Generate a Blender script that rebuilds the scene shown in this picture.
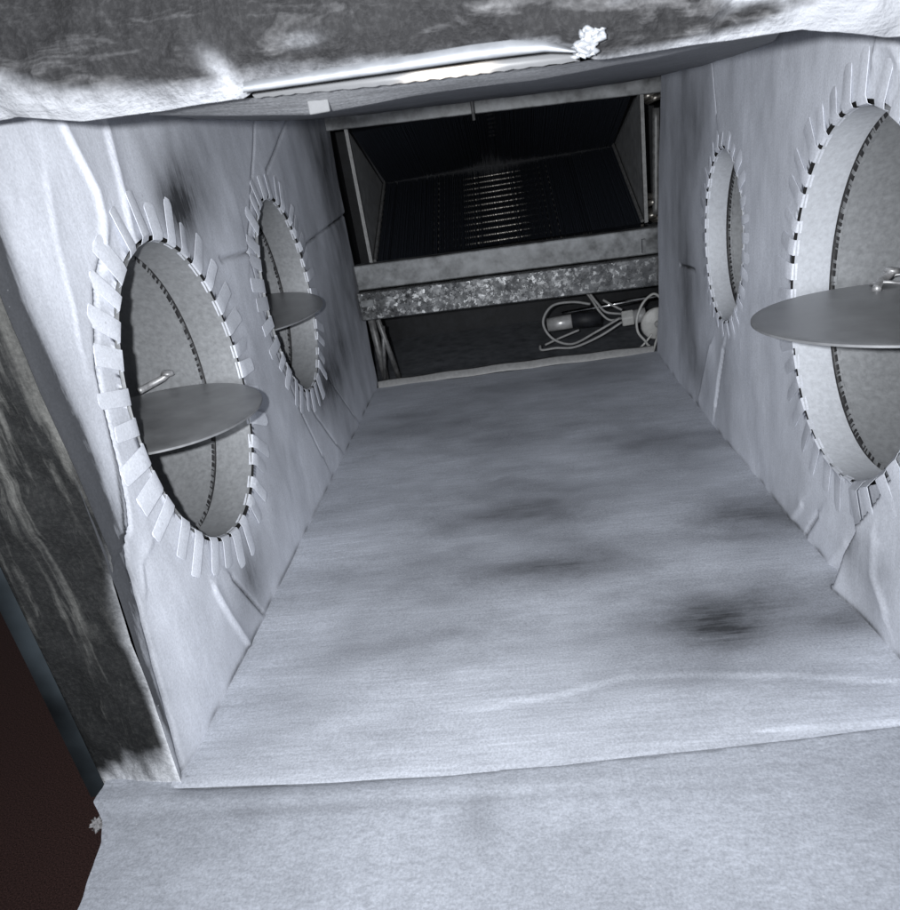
import bpy, math, random
import numpy as np
from mathutils import Matrix, Vector, noise as mnoise

random.seed(7); rng = np.random.default_rng(7)
S = 0.32                                  # metres per unit; the unit is the height of the lens above the duct floor
scene = bpy.context.scene
for o in list(bpy.data.objects): bpy.data.objects.remove(o)

# ------------------------------------------------------------------ camera
FPX, CX, CY = 690.0, 450.0, 455.0          # photograph pixels
def _frame(v1=(495, 150), roll=6.6):
    d = np.array([v1[0]-CX, v1[1]-CY, FPX]); d /= np.linalg.norm(d)
    r = math.radians(roll)
    e = np.array([math.cos(r), -math.sin(r), 0.0]); z = np.array([0, 0, 1.0])
    x = e - (e@d/d[2])*z; x /= np.linalg.norm(x)
    return x, d, np.cross(d, x)
AX, AD, AN = _frame()
def ray(px, py):
    v = np.array([px-CX, py-CY, FPX]); return np.array([v@AX, v@AD, -(v@AN)])
def at(px, py, axis, val):                 # a photograph pixel carried onto a real plane of the place
    w = ray(px, py); return w*val/w[axis]
cam = bpy.data.cameras.new('camera'); camo = bpy.data.objects.new('camera', cam)
scene.collection.objects.link(camo); scene.camera = camo
R3 = Matrix(((AX[0], -AX[1], -AX[2]), (AD[0], -AD[1], -AD[2]), (-AN[0], AN[1], AN[2])))
camo.matrix_world = Matrix.Translation((0, 0, S)) @ R3.to_4x4()
cam.sensor_width = 36; cam.lens = FPX/910*36
cam.clip_start = 0.01; cam.clip_end = 50
cam.dof.use_dof = True; cam.dof.focus_distance = 0.55; cam.dof.aperture_fstop = 28

# ------------------------------------------------------------------ light
world = bpy.data.worlds.new('World'); scene.world = world; world.use_nodes = True
bg = world.node_tree.nodes['Background']
bg.inputs[0].default_value = (0.70, 0.74, 0.80, 1); bg.inputs[1].default_value = 0.18
def lamp(name, kind, loc, energy, size, color, target=None):
    l = bpy.data.lights.new(name, kind); l.energy = energy; l.color = color
    if kind == 'AREA': l.shape = 'DISK'; l.size = size
    else: l.shadow_soft_size = size
    o = bpy.data.objects.new(name, l); scene.collection.objects.link(o)
    o.location = (loc[0]*S, loc[1]*S, (loc[2]+1)*S)
    if target is not None:
        t = Vector((target[0]*S, target[1]*S, (target[2]+1)*S))
        o.rotation_euler = (t-o.location).to_track_quat('-Z', 'Y').to_euler()
    return o
fl = lamp('phone_flash', 'SPOT', (-0.075, -0.01, 0.035), 16.0, 0.004, (0.96, 0.98, 1.0), (-0.1, 2.6, -0.25))
fl.data.spot_size = math.radians(165); fl.data.spot_blend = 1.0
lamp('fill_light', 'AREA', (-0.1, -1.7, 0.0), 4.0, 0.3, (0.92, 0.95, 1.0), (0, 2.0, -0.6))  # unseen fill added behind the lens to flatten the flash falloff
vs = scene.view_settings
vs.view_transform = 'Standard'; vs.look = 'None'; vs.exposure = 0.0; vs.gamma = 1.0; vs.use_curve_mapping = False
scene.render.engine = 'CYCLES'
scene.cycles.max_bounces = 6; scene.cycles.diffuse_bounces = 4; scene.cycles.glossy_bounces = 3

# ------------------------------------------------------------------ helpers
COL = scene.collection
def tag(o, label=None, cat=None, group=None, kind=None):
    if label: o['label'] = label
    if cat: o['category'] = cat
    if group: o['group'] = group
    if kind: o['kind'] = kind
    return o
def W(p): return (p[0]*S, p[1]*S, (p[2]+1)*S)
def thing(name, loc, label, cat, group=None):
    o = bpy.data.objects.new(name, None); COL.objects.link(o); o.empty_display_size = 0.05
    o.location = W(loc); return tag(o, label, cat, group)
def make(name, verts, faces, mat, parent=None, smooth=True, attrs=None):
    me = bpy.data.meshes.new(name)
    me.from_pydata([W(v) for v in verts], [], [tuple(int(i) for i in f) for f in faces]); me.validate(); me.update()
    if smooth: me.polygons.foreach_set('use_smooth', [True]*len(me.polygons))
    if attrs:
        for k, a in attrs.items():
            at_ = me.attributes.new(k, 'FLOAT', 'POINT'); at_.data.foreach_set('value', np.asarray(a, dtype=np.float32))
    me.materials.append(mat)
    o = bpy.data.objects.new(name, me); COL.objects.link(o)
    if parent is not None:
        o.parent = parent
        bpy.context.view_layer.update()
        o.matrix_parent_inverse = parent.matrix_world.inverted()
    return o
class MB:
    def __init__(s): s.v = []; s.f = []
    def add(s, vs_, fs):
        b = len(s.v); s.v += [tuple(map(float, p)) for p in vs_]; s.f += [tuple(i+b for i in f) for f in fs]; return s
    def box(s, a, b):
        x0, y0, z0 = a; x1, y1, z1 = b
        return s.hexa([(x0,y0,z0),(x1,y0,z0),(x1,y1,z0),(x0,y1,z0),(x0,y0,z1),(x1,y0,z1),(x1,y1,z1),(x0,y1,z1)])
    def hexa(s, p): return s.add(p, [(3,2,1,0),(4,5,6,7),(0,1,5,4),(1,2,6,5),(2,3,7,6),(3,0,4,7)])
    def tube(s, pts, r, n=8, cap=True):
        pts = [Vector(p) for p in pts]; rs = r if isinstance(r, (list, tuple)) else [r]*len(pts)
        rings = []; up = None
        for i, p in enumerate(pts):
            t = (pts[min(i+1, len(pts)-1)]-pts[max(i-1, 0)]).normalized()
            if up is None: up = t.orthogonal().normalized()
            up = (up - t*up.dot(t)).normalized(); side = t.cross(up)
            rings.append([p+(up*math.cos(a)+side*math.sin(a))*rs[i] for a in [2*math.pi*k/n for k in range(n)]])
        b = [q for r_ in rings for q in r_]
        f = [(i*n+k, i*n+(k+1)%n, (i+1)*n+(k+1)%n, (i+1)*n+k) for i in range(len(pts)-1) for k in range(n)]
        if cap: f += [tuple(range(n-1, -1, -1)), tuple((len(pts)-1)*n+k for k in range(n))]
        return s.add(b, f)
    def build(s, name, mat, parent=None, smooth=False): return make(name, s.v, s.f, mat, parent, smooth)
def bevel(o, w=0.004, seg=2):
    m = o.modifiers.new('bevel', 'BEVEL'); m.width = w*S; m.segments = seg; m.limit_method = 'ANGLE'; return o
def spline(pts, n=8):                     # Catmull-Rom through the points
    p = [np.array(q, float) for q in pts]; p = [2*p[0]-p[1]]+p+[2*p[-1]-p[-2]]; out = []
    for i in range(1, len(p)-2):
        for k in range(n):
            t = k/n
            out.append(.5*((2*p[i])+(-p[i-1]+p[i+1])*t+(2*p[i-1]-5*p[i]+4*p[i+1]-p[i+2])*t*t+(-p[i-1]+3*p[i]-3*p[i+1]+p[i+2])*t**3))
    out.append(p[-2]); return out
def nz(a, b, c=0.0, oct=4):               # fractal noise on arrays, about -1..1
    a = np.asarray(a, float); b = np.broadcast_to(np.asarray(b, float), a.shape)
    return np.array([mnoise.fractal((x, y, c), 0.9, 2.1, oct) for x, y in zip(a.ravel(), b.ravel())]).reshape(a.shape)
def seg_dist(u, v, line):                 # distance and signed side of (u, v) to a polyline
    best = np.full(u.shape, 1e9); side = np.zeros(u.shape)
    for (a, b) in zip(line[:-1], line[1:]):
        a = np.array(a, float); b = np.array(b, float); d = b-a; L2 = d@d+1e-12
        t = np.clip(((u-a[0])*d[0]+(v-a[1])*d[1])/L2, 0, 1)
        dx = u-a[0]-t*d[0]; dy = v-a[1]-t*d[1]; dd = np.hypot(dx, dy)
        m = dd < best; best = np.where(m, dd, best); side = np.where(m, np.sign(d[0]*(v-a[1])-d[1]*(u-a[0])), side)
    return best, side

# ------------------------------------------------------------------ materials
def nodes(name):
    m = bpy.data.materials.new(name); m.use_nodes = True
    return m, m.node_tree, m.node_tree.nodes['Principled BSDF']
def N(nt, typ, **kw):
    n = nt.nodes.new(typ)
    for k, v in kw.items():
        if k in ('inp',):
            for i, x in v.items(): n.inputs[i].default_value = x
        else: setattr(n, k, v)
    return n
def coords(nt, scale, rot=(0, 0, 0)):
    tc = N(nt, 'ShaderNodeTexCoord'); mp = N(nt, 'ShaderNodeMapping', inp={'Scale': scale, 'Rotation': rot})
    nt.links.new(tc.outputs['Object'], mp.inputs[0]); return mp.outputs[0]
def noise_tex(nt, vec, scale, detail=4, rough=0.6):
    n = N(nt, 'ShaderNodeTexNoise', inp={'Scale': scale, 'Detail': min(detail, 3), 'Roughness': rough})
    nt.links.new(vec, n.inputs['Vector']); return n.outputs['Fac']
def ramp(nt, fac, stops):
    r = N(nt, 'ShaderNodeValToRGB'); e = r.color_ramp.elements
    while len(e) < len(stops): e.new(0.5)
    for el, (p, c) in zip(e, stops):
        el.position = p; el.color = (c, c, c, 1) if not hasattr(c, '__len__') else (*c, 1)
    nt.links.new(fac, r.inputs[0]); return r.outputs[0]
def math_(nt, op, a, b=None, clamp=False):
    n = N(nt, 'ShaderNodeMath', operation=op, use_clamp=clamp)
    for i, x in enumerate((a, b)):
        if x is None: continue
        if isinstance(x, (int, float)): n.inputs[i].default_value = x
        else: nt.links.new(x, n.inputs[i])
    return n.outputs[0]
def mix(nt, fac, a, b, typ='MIX'):
    n = N(nt, 'ShaderNodeMix', data_type='RGBA', blend_type=typ)
    for sock, x in ((n.inputs[0], fac), (n.inputs[6], a), (n.inputs[7], b)):
        if isinstance(x, (int, float)): sock.default_value = x
        elif isinstance(x, (tuple, list)): sock.default_value = (*x, 1)
        else: nt.links.new(x, sock)
    return n.outputs[2]
def bump(nt, bsdf, h, strength=0.3, dist=0.001):
    b = N(nt, 'ShaderNodeBump', inp={'Strength': strength, 'Distance': dist})
    nt.links.new(h, b.inputs['Height']); nt.links.new(b.outputs[0], bsdf.inputs['Normal'])

PAINT = (0.55, 0.565, 0.605); UNDER = (0.040, 0.042, 0.047)
def paint_mat(name, streak, base=PAINT, under=UNDER, amount=0.5, rough=0.62, specks=True, grain=0.5, sscale=60, fa=1.0):
    """sprayed grey coating on glass-fibre liner: cloudy cover, thin spots showing the dark mat, brushed fibre grain"""
    m, nt, b = nodes(name)
    cl = noise_tex(nt, coords(nt, tuple(x*0.6+0.4 for x in streak)), 8, 4, 0.5)
    st = noise_tex(nt, coords(nt, streak), sscale, 5, 0.7)
    st2 = noise_tex(nt, coords(nt, tuple(x if x == 1.0 else x*0.6 for x in streak)), sscale*7, 3, 0.65)
    fine = noise_tex(nt, coords(nt, (1, 1, 1)), 700, 3, 0.65)
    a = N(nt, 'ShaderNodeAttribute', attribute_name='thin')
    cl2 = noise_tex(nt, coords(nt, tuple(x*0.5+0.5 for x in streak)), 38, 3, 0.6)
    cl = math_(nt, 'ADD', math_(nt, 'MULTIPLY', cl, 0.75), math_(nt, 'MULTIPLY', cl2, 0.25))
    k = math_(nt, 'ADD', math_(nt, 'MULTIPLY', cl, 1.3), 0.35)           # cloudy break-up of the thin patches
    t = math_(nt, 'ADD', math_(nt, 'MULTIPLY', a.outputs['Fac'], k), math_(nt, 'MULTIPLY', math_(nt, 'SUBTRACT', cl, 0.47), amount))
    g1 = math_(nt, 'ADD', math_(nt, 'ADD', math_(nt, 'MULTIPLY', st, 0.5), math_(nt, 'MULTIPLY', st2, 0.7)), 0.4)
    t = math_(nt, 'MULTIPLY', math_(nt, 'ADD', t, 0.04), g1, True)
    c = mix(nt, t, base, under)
    g = mix(nt, grain, c, mix(nt, 1.0, c, ramp(nt, st, [(0.34, 0.86), (0.64, 1.06)]), 'MULTIPLY'))
    g = mix(nt, grain, g, mix(nt, 1.0, g, ramp(nt, st2, [(0.36, 0.52), (0.64, 1.28)]), 'MULTIPLY'))
    g = mix(nt, 1.0, g, ramp(nt, fine, [(0.34, 1-0.28*fa), (0.66, 1+0.18*fa)]), 'MULTIPLY')
    if specks:
        v = N(nt, 'ShaderNodeTexVoronoi', inp={'Scale': 150.0}); nt.links.new(coords(nt, (1, 1, 1)), v.inputs['Vector'])
        sp = ramp(nt, v.outputs['Distance'], [(0.0, 1.0), (0.09, 0.0)])
        rnd = math_(nt, 'GREATER_THAN', N_sep(nt, v.outputs['Color']), 0.80)
        g = mix(nt, math_(nt, 'MULTIPLY', math_(nt, 'MULTIPLY', sp, rnd), 0.55), g, (0.75, 0.76, 0.79))
        v = N(nt, 'ShaderNodeTexVoronoi', inp={'Scale': 70.0}); nt.links.new(coords(nt, tuple(x if x == 1.0 else 0.5 for x in streak)), v.inputs['Vector'])
        sp = ramp(nt, v.outputs['Distance'], [(0.0, 1.0), (0.07, 0.0)])
        rnd = math_(nt, 'GREATER_THAN', N_sep(nt, v.outputs['Color']), 0.78)
        g = mix(nt, math_(nt, 'MULTIPLY', math_(nt, 'MULTIPLY', sp, rnd), 0.5), g, (0.10, 0.10, 0.11))
    nt.links.new(g, b.inputs['Base Color'])
    b.inputs['Roughness'].default_value = rough; b.inputs['Specular IOR Level'].default_value = 0.35
    hh = math_(nt, 'ADD', math_(nt, 'MULTIPLY', st, 0.35), math_(nt, 'ADD', math_(nt, 'MULTIPLY', st2, 0.35), math_(nt, 'MULTIPLY', fine, 0.4)))
    bump(nt, b, hh, min(0.6, grain+.15), 0.0008)
    return m
def N_sep(nt, col):
    s = N(nt, 'ShaderNodeSeparateColor'); nt.links.new(col, s.inputs[0]); return s.outputs[0]
def fibre_mat(name, streak, dark=(0.035, 0.036, 0.036), light=(0.20, 0.205, 0.20), over=(0.60, 0.615, 0.65)):
    """torn glass-fibre board edge: near-black mat, marbled pale strands, coating overspray"""
    m, nt, b = nodes(name)
    def warped(scale, sc, det, dist):
        n = N(nt, 'ShaderNodeTexNoise', inp={'Scale': scale, 'Detail': det, 'Roughness': 0.62, 'Distortion': dist})
        nt.links.new(coords(nt, sc), n.inputs['Vector']); return n.outputs['Fac']
    st = warped(26, streak, 6.0, 1.2)
    thr = warped(70, streak, 5.0, 2.0)
    big = warped(9, tuple(x*0.35+0.2 for x in streak), 3.0, 0.5)
    fine = noise_tex(nt, coords(nt, (1, 1, 1)), 420, 3, 0.7)
    f = math_(nt, 'MULTIPLY', ramp(nt, st, [(0.52, 0.0), (0.62, 1.0)]), ramp(nt, big, [(0.38, 0.05), (0.62, 1.0)]))
    f = math_(nt, 'ADD', f, math_(nt, 'MULTIPLY', ramp(nt, thr, [(0.55, 0.0), (0.72, 1.0)]), 0.35), True)
    f = math_(nt, 'ADD', math_(nt, 'MULTIPLY', f, math_(nt, 'ADD', fine, 0.45)), math_(nt, 'MULTIPLY', ramp(nt, fine, [(0.45, 0.0), (0.75, 1.0)]), 0.10), True)
    c = mix(nt, f, dark, light)
    a = N(nt, 'ShaderNodeAttribute', attribute_name='thin')      # here: overspray of the coating
    o = math_(nt, 'MULTIPLY', a.outputs['Fac'], math_(nt, 'ADD', math_(nt, 'MULTIPLY', fine, 1.2), math_(nt, 'MULTIPLY', math_(nt, 'SUBTRACT', st, 0.38), 3.4)), True)
    c = mix(nt, o, c, over)
    nt.links.new(c, b.inputs['Base Color']); b.inputs['Roughness'].default_value = 0.8
    b.inputs['Specular IOR Level'].default_value = 0.2
    bump(nt, b, math_(nt, 'ADD', math_(nt, 'ADD', st, thr), math_(nt, 'MULTIPLY', fine, 0.7)), 0.6, 0.002)
    return m
def metal_mat(name, col, rough=0.4, metallic=0.9, mott=0.25, scale=120, spangle=0.0, spscale=130, bumpy=0.1):
    m, nt, b = nodes(name)
    n1 = noise_tex(nt, coords(nt, (1, 1, 1)), scale, 5, 0.65)
    c = mix(nt, 1.0, col, ramp(nt, n1, [(0.3, 1-mott), (0.7, 1+mott)]), 'MULTIPLY')
    b.inputs['Metallic'].default_value = metallic
    rr = math_(nt, 'ADD', math_(nt, 'MULTIPLY', math_(nt, 'SUBTRACT', n1, 0.5), 0.35), rough, True)
    nt.links.new(rr, b.inputs['Roughness'])
    if spangle:
        v = N(nt, 'ShaderNodeTexVoronoi', inp={'Scale': spscale})
        wob = N(nt, 'ShaderNodeVectorMath', operation='ADD')
        n2 = N(nt, 'ShaderNodeTexNoise', inp={'Scale': spscale*1.2, 'Detail': 3.0})
        co = coords(nt, (1, 1, 1)); nt.links.new(co, n2.inputs['Vector'])
        sc = N(nt, 'ShaderNodeVectorMath', operation='SCALE', inp={3: 0.012}); nt.links.new(n2.outputs['Color'], sc.inputs[0])
        nt.links.new(co, wob.inputs[0]); nt.links.new(sc.outputs[0], wob.inputs[1]); nt.links.new(wob.outputs[0], v.inputs['Vector'])
        g = N(nt, 'ShaderNodeNewGeometry')
        s1 = N(nt, 'ShaderNodeVectorMath', operation='SUBTRACT', inp={1: (0.5, 0.5, 0.5)}); nt.links.new(v.outputs['Color'], s1.inputs[0])
        s2 = N(nt, 'ShaderNodeVectorMath', operation='SCALE', inp={3: spangle}); nt.links.new(s1.outputs[0], s2.inputs[0])
        ad = N(nt, 'ShaderNodeVectorMath', operation='ADD'); nt.links.new(g.outputs['Normal'], ad.inputs[0]); nt.links.new(s2.outputs[0], ad.inputs[1])
        no = N(nt, 'ShaderNodeVectorMath', operation='NORMALIZE'); nt.links.new(ad.outputs[0], no.inputs[0])
        nt.links.new(no.outputs[0], b.inputs['Normal'])
        c = mix(nt, 1.0, c, ramp(nt, N_sep(nt, v.outputs['Color']), [(0.0, 0.7), (1.0, 1.15)]), 'MULTIPLY')
    elif bumpy: bump(nt, b, n1, bumpy, 0.001)
    nt.links.new(c, b.inputs['Base Color'])
    return m
def plain_mat(name, col, rough=0.5, mott=0.2, scale=90, metallic=0.0, spec=0.4):
    m, nt, b = nodes(name)
    n1 = noise_tex(nt, coords(nt, (1, 1, 1)), scale, 5, 0.65)
    nt.links.new(mix(nt, 1.0, col, ramp(nt, n1, [(0.3, 1-mott), (0.7, 1+mott)]), 'MULTIPLY'), b.inputs['Base Color'])
    b.inputs['Roughness'].default_value = rough; b.inputs['Metallic'].default_value = metallic
    b.inputs['Specular IOR Level'].default_value = spec
    bump(nt, b, n1, 0.15, 0.001)
    return m

M_floor = paint_mat('paint_floor', (0.10, 1.0, 1.0), base=(0.49, 0.515, 0.575), amount=1.5, grain=0.26, fa=0.7)
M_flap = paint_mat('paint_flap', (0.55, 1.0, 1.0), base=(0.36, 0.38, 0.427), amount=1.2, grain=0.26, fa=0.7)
M_wall = paint_mat('paint_wall', (1.0, 1.0, 0.25), base=(0.69, 0.715, 0.785), amount=1.1, grain=0.13, fa=0.45)
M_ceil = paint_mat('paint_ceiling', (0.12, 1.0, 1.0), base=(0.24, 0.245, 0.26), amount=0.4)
M_tab = paint_mat('paint_tab', (1, 1, 1), base=(0.69, 0.715, 0.78), amount=0.15, rough=0.5, grain=0.12, fa=0.4)
M_fibre_v = fibre_mat('fibre_left', (1.0, 1.0, 0.14), dark=(0.008, 0.0085, 0.009), light=(0.12, 0.12, 0.115))
M_fibre_h = fibre_mat('fibre_top', (0.14, 1.0, 1.0), dark=(0.012, 0.012, 0.013), light=(0.15, 0.15, 0.156), over=(0.265, 0.273, 0.295))
M_core = plain_mat('fibre_core', (0.012, 0.012, 0.013), 0.95, 0.4, 200)
M_sleeve = metal_mat('galvanised_sleeve', (0.35, 0.36, 0.375), 0.52, 0.40, 0.13, 260, bumpy=0.08)
M_sleeve_in = metal_mat('painted_sleeve', (0.52, 0.54, 0.58), 0.55, 0.15, 0.10, 300, bumpy=0.2)
M_bead = plain_mat('bead_dark', (0.03, 0.03, 0.032), 0.5, 0.5, 300)
M_blade = metal_mat('damper_blade', (0.26, 0.265, 0.275), 0.40, 0.5, 0.22, 45, bumpy=0.06)
M_rod = metal_mat('damper_rod', (0.45, 0.45, 0.46), 0.5, 0.6, 0.3, 200)
M_foil = metal_mat('foil', (0.22, 0.23, 0.25), 0.45, 0.15, 0.12, 120, bumpy=0.2)
M_foil_dark = metal_mat('foil_outer', (0.020, 0.026, 0.031), 0.5, 0.2, 0.6, 18)
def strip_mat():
    m, nt, b = nodes('glint_strip')
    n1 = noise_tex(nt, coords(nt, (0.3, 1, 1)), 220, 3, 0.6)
    a = N(nt, 'ShaderNodeAttribute', attribute_name='glint')  # mask of the painted-in glint
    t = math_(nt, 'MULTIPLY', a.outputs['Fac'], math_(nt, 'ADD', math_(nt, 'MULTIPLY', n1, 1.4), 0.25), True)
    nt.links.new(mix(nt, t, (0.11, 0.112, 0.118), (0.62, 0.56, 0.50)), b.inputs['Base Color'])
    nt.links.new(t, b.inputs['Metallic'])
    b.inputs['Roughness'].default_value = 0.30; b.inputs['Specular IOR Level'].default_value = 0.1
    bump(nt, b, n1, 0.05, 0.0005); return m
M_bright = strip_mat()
M_fin = plain_mat('fin', (0.032, 0.037, 0.049), 0.45, 0.2, 200, 0.2)
M_tube = metal_mat('coil_tube', (0.36, 0.34, 0.31), 0.4, 0.9, 0.4, 500)
M_plate = metal_mat('end_plate', (0.16, 0.16, 0.16), 0.5, 0.4, 0.35, 150)
M_side = metal_mat('end_plate_face', (0.24, 0.243, 0.245), 0.5, 0.1, 0.3, 90)
M_spangle = metal_mat('spangled_steel', (0.15, 0.153, 0.156), 0.30, 0.75, 0.5, 40, spangle=0.19, spscale=230)
M_rail = metal_mat('dull_steel', (0.15, 0.155, 0.16), 0.5, 0.4, 0.6, 45)
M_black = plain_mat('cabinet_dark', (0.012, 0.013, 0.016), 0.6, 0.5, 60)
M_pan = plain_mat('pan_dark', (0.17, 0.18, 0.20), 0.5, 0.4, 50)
M_wire = plain_mat('wire_grey', (0.27, 0.27, 0.27), 0.45, 0.15, 200)
M_white = plain_mat('white_plastic', (0.38, 0.38, 0.37), 0.45, 0.12, 120)
M_pipe = metal_mat('bright_pipe', (0.72, 0.72, 0.72), 0.2, 1.0, 0.1, 100)
M_fit = metal_mat('fitting', (0.50, 0.50, 0.50), 0.35, 0.4, 0.2, 100)
M_tuft = plain_mat('tuft', (0.20, 0.197, 0.203), 0.9, 0.25, 400)
M_ground = plain_mat('ground_brown', (0.050, 0.026, 0.023), 0.85, 0.9, 700, 0, 0.2)

# ------------------------------------------------------------------ ground outside the duct
g = MB(); g.add([(-8, -8, -1.75), (8, -8, -1.75), (8, 12, -1.75), (-8, 12, -1.75)], [(0, 1, 2, 3)])
tag(g.build('ground', M_ground), 'dark brown ground seen past the open duct', kind='structure')

# ------------------------------------------------------------------ plenum
XL, XR = -0.725, 0.655; YF, YB = 0.92, 3.29
plenum = thing('duct_plenum', (0, 1.0, -1), 'grey sprayed insulated duct box seen from its open end', 'air duct')
HOLES = {  # side, centre y, centre z, radius along y, radius along z, tabs
    'ln': (XL, 1.438, -0.399, 0.268, 0.335, 32), 'lf': (XL, 2.272, -0.344, 0.237, 0.311, 32),
    'rf': (XR, 2.233, -0.348, 0.184, 0.250, 30), 'rn': (XR, 1.408, -0.386, 0.281, 0.359, 38)}
def L(px): return [tuple(at(x, y, 0, XL)[1:]) for x, y in px]
def Rr(px): return [tuple(at(x, y, 0, XR)[1:]) for x, y in px]
# creases: polyline, kind, amplitude (+ = into the duct), width
CR_L = [
 (L([(45,90),(60,118),(78,155),(97,192),(104,218),(105,250)]), 'fold', 0.0066, .030),
 (L([(105,250),(97,290),(98,370),(110,450),(122,510),(124,535),(117,550)]), 'crack', -0.0040, .05),
 (L([(117,550),(120,575),(140,640),(165,710),(186,772)]), 'crack', -0.0050, .05),
 (L([(100,95),(112,150),(122,195),(130,232)]), 'fold', 0.0066, .025),
 (L([(48,180),(58,240),(75,310),(80,350)]), 'fold', 0.0022, .02),
 (L([(256,100),(252,180),(250,250)]), 'crack', -0.0035, .05),
 (L([(222,259),(250,252)]), 'crack', -0.0025, .03),
 (L([(250,252),(262,300),(280,360),(300,410),(322,455)]), 'crack', -0.0045, .06),
 (L([(290,110),(276,148),(266,172)]), 'crack', -0.0045, .05),
 (L([(345,214),(324,230),(306,244),(303,258)]), 'crack', -0.0070, .08),
 (L([(313,352),(335,388),(354,416)]), 'crack', -0.0070, .07),
 (L([(298,384),(316,415),(336,444)]), 'crack', -0.0060, .06),
 (L([(214,590),(230,618),(248,645)]), 'fold', 0.0070, .020),
 (L([(232,578),(262,612)]), 'crack', -0.0060, .03),
 (L([(140,600),(137,570),(150,545)]), 'fold', 0.0028, .016),
]
CR_R = [
 (Rr([(709,30),(713,60),(718,112)]), 'crack', -0.0040, .03),
 (Rr([(700,398),(706,370),(712,345)]), 'fold', 0.0066, .03),
 (Rr([(716,405),(720,375),(724,350)]), 'crack', -0.0050, .06),
 (Rr([(868,527),(856,548),(845,580)]), 'step', -.050, .13),
 (Rr([(838,545),(828,560),(822,570)]), 'fold', 0.0055, .025),
 (Rr([(800,505),(790,520),(778,540)]), 'fold', 0.0055, .03),
 (Rr([(815,515),(806,530),(800,545)]), 'crack', -0.0040, .04),
 (Rr([(875,60),(880,40),(893,45),(900,60)]), 'fold', 0.0055, .018),
 (Rr([(885,540),(880,575),(888,610)]), 'fold', 0.0055, .03),
 (Rr([(680,265),(690,268),(694,270)]), 'crack', -0.0020, .02),
]
def disp(y, z, side):
    y = np.asarray(y, float); z = np.asarray(z, float)
    d = 0.006*nz(y*2.2, z*2.2, 3.1 if side < 0 else 8.7, 3) + 0.0012*nz(y*9, z*6, 5.5 if side < 0 else 1.3, 3)
    for line, kind, amp, w in (CR_L if side < 0 else CR_R):
        dd, sd = seg_dist(y, z, line)
        wob = 1
        if kind == 'ridge': d = d + amp*np.exp(-(dd/w)**2)
        elif kind == 'fold': d = d + amp*np.where(sd > 0, np.exp(-dd/w), np.exp(-(dd/(0.3*w))**2))
        elif kind == 'crack': d = d - 0.010*np.exp(-(dd/0.0055)**2) + amp*sd*np.tanh(dd/0.008)*np.exp(-dd/w)*0.6
        else: d = d + amp*(sd*np.tanh(dd/0.006))*np.exp(-dd/w)*0.6
    return d
def wall_x(y, z, side):                    # inner face of a side wall
    d = disp(y, z, side)
    return (XL + d) if side < 0 else (XR - d)
def mouth_y(z): return 0.918+0.052*np.clip((z+1.0)/0.4, 0, 1)
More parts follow.
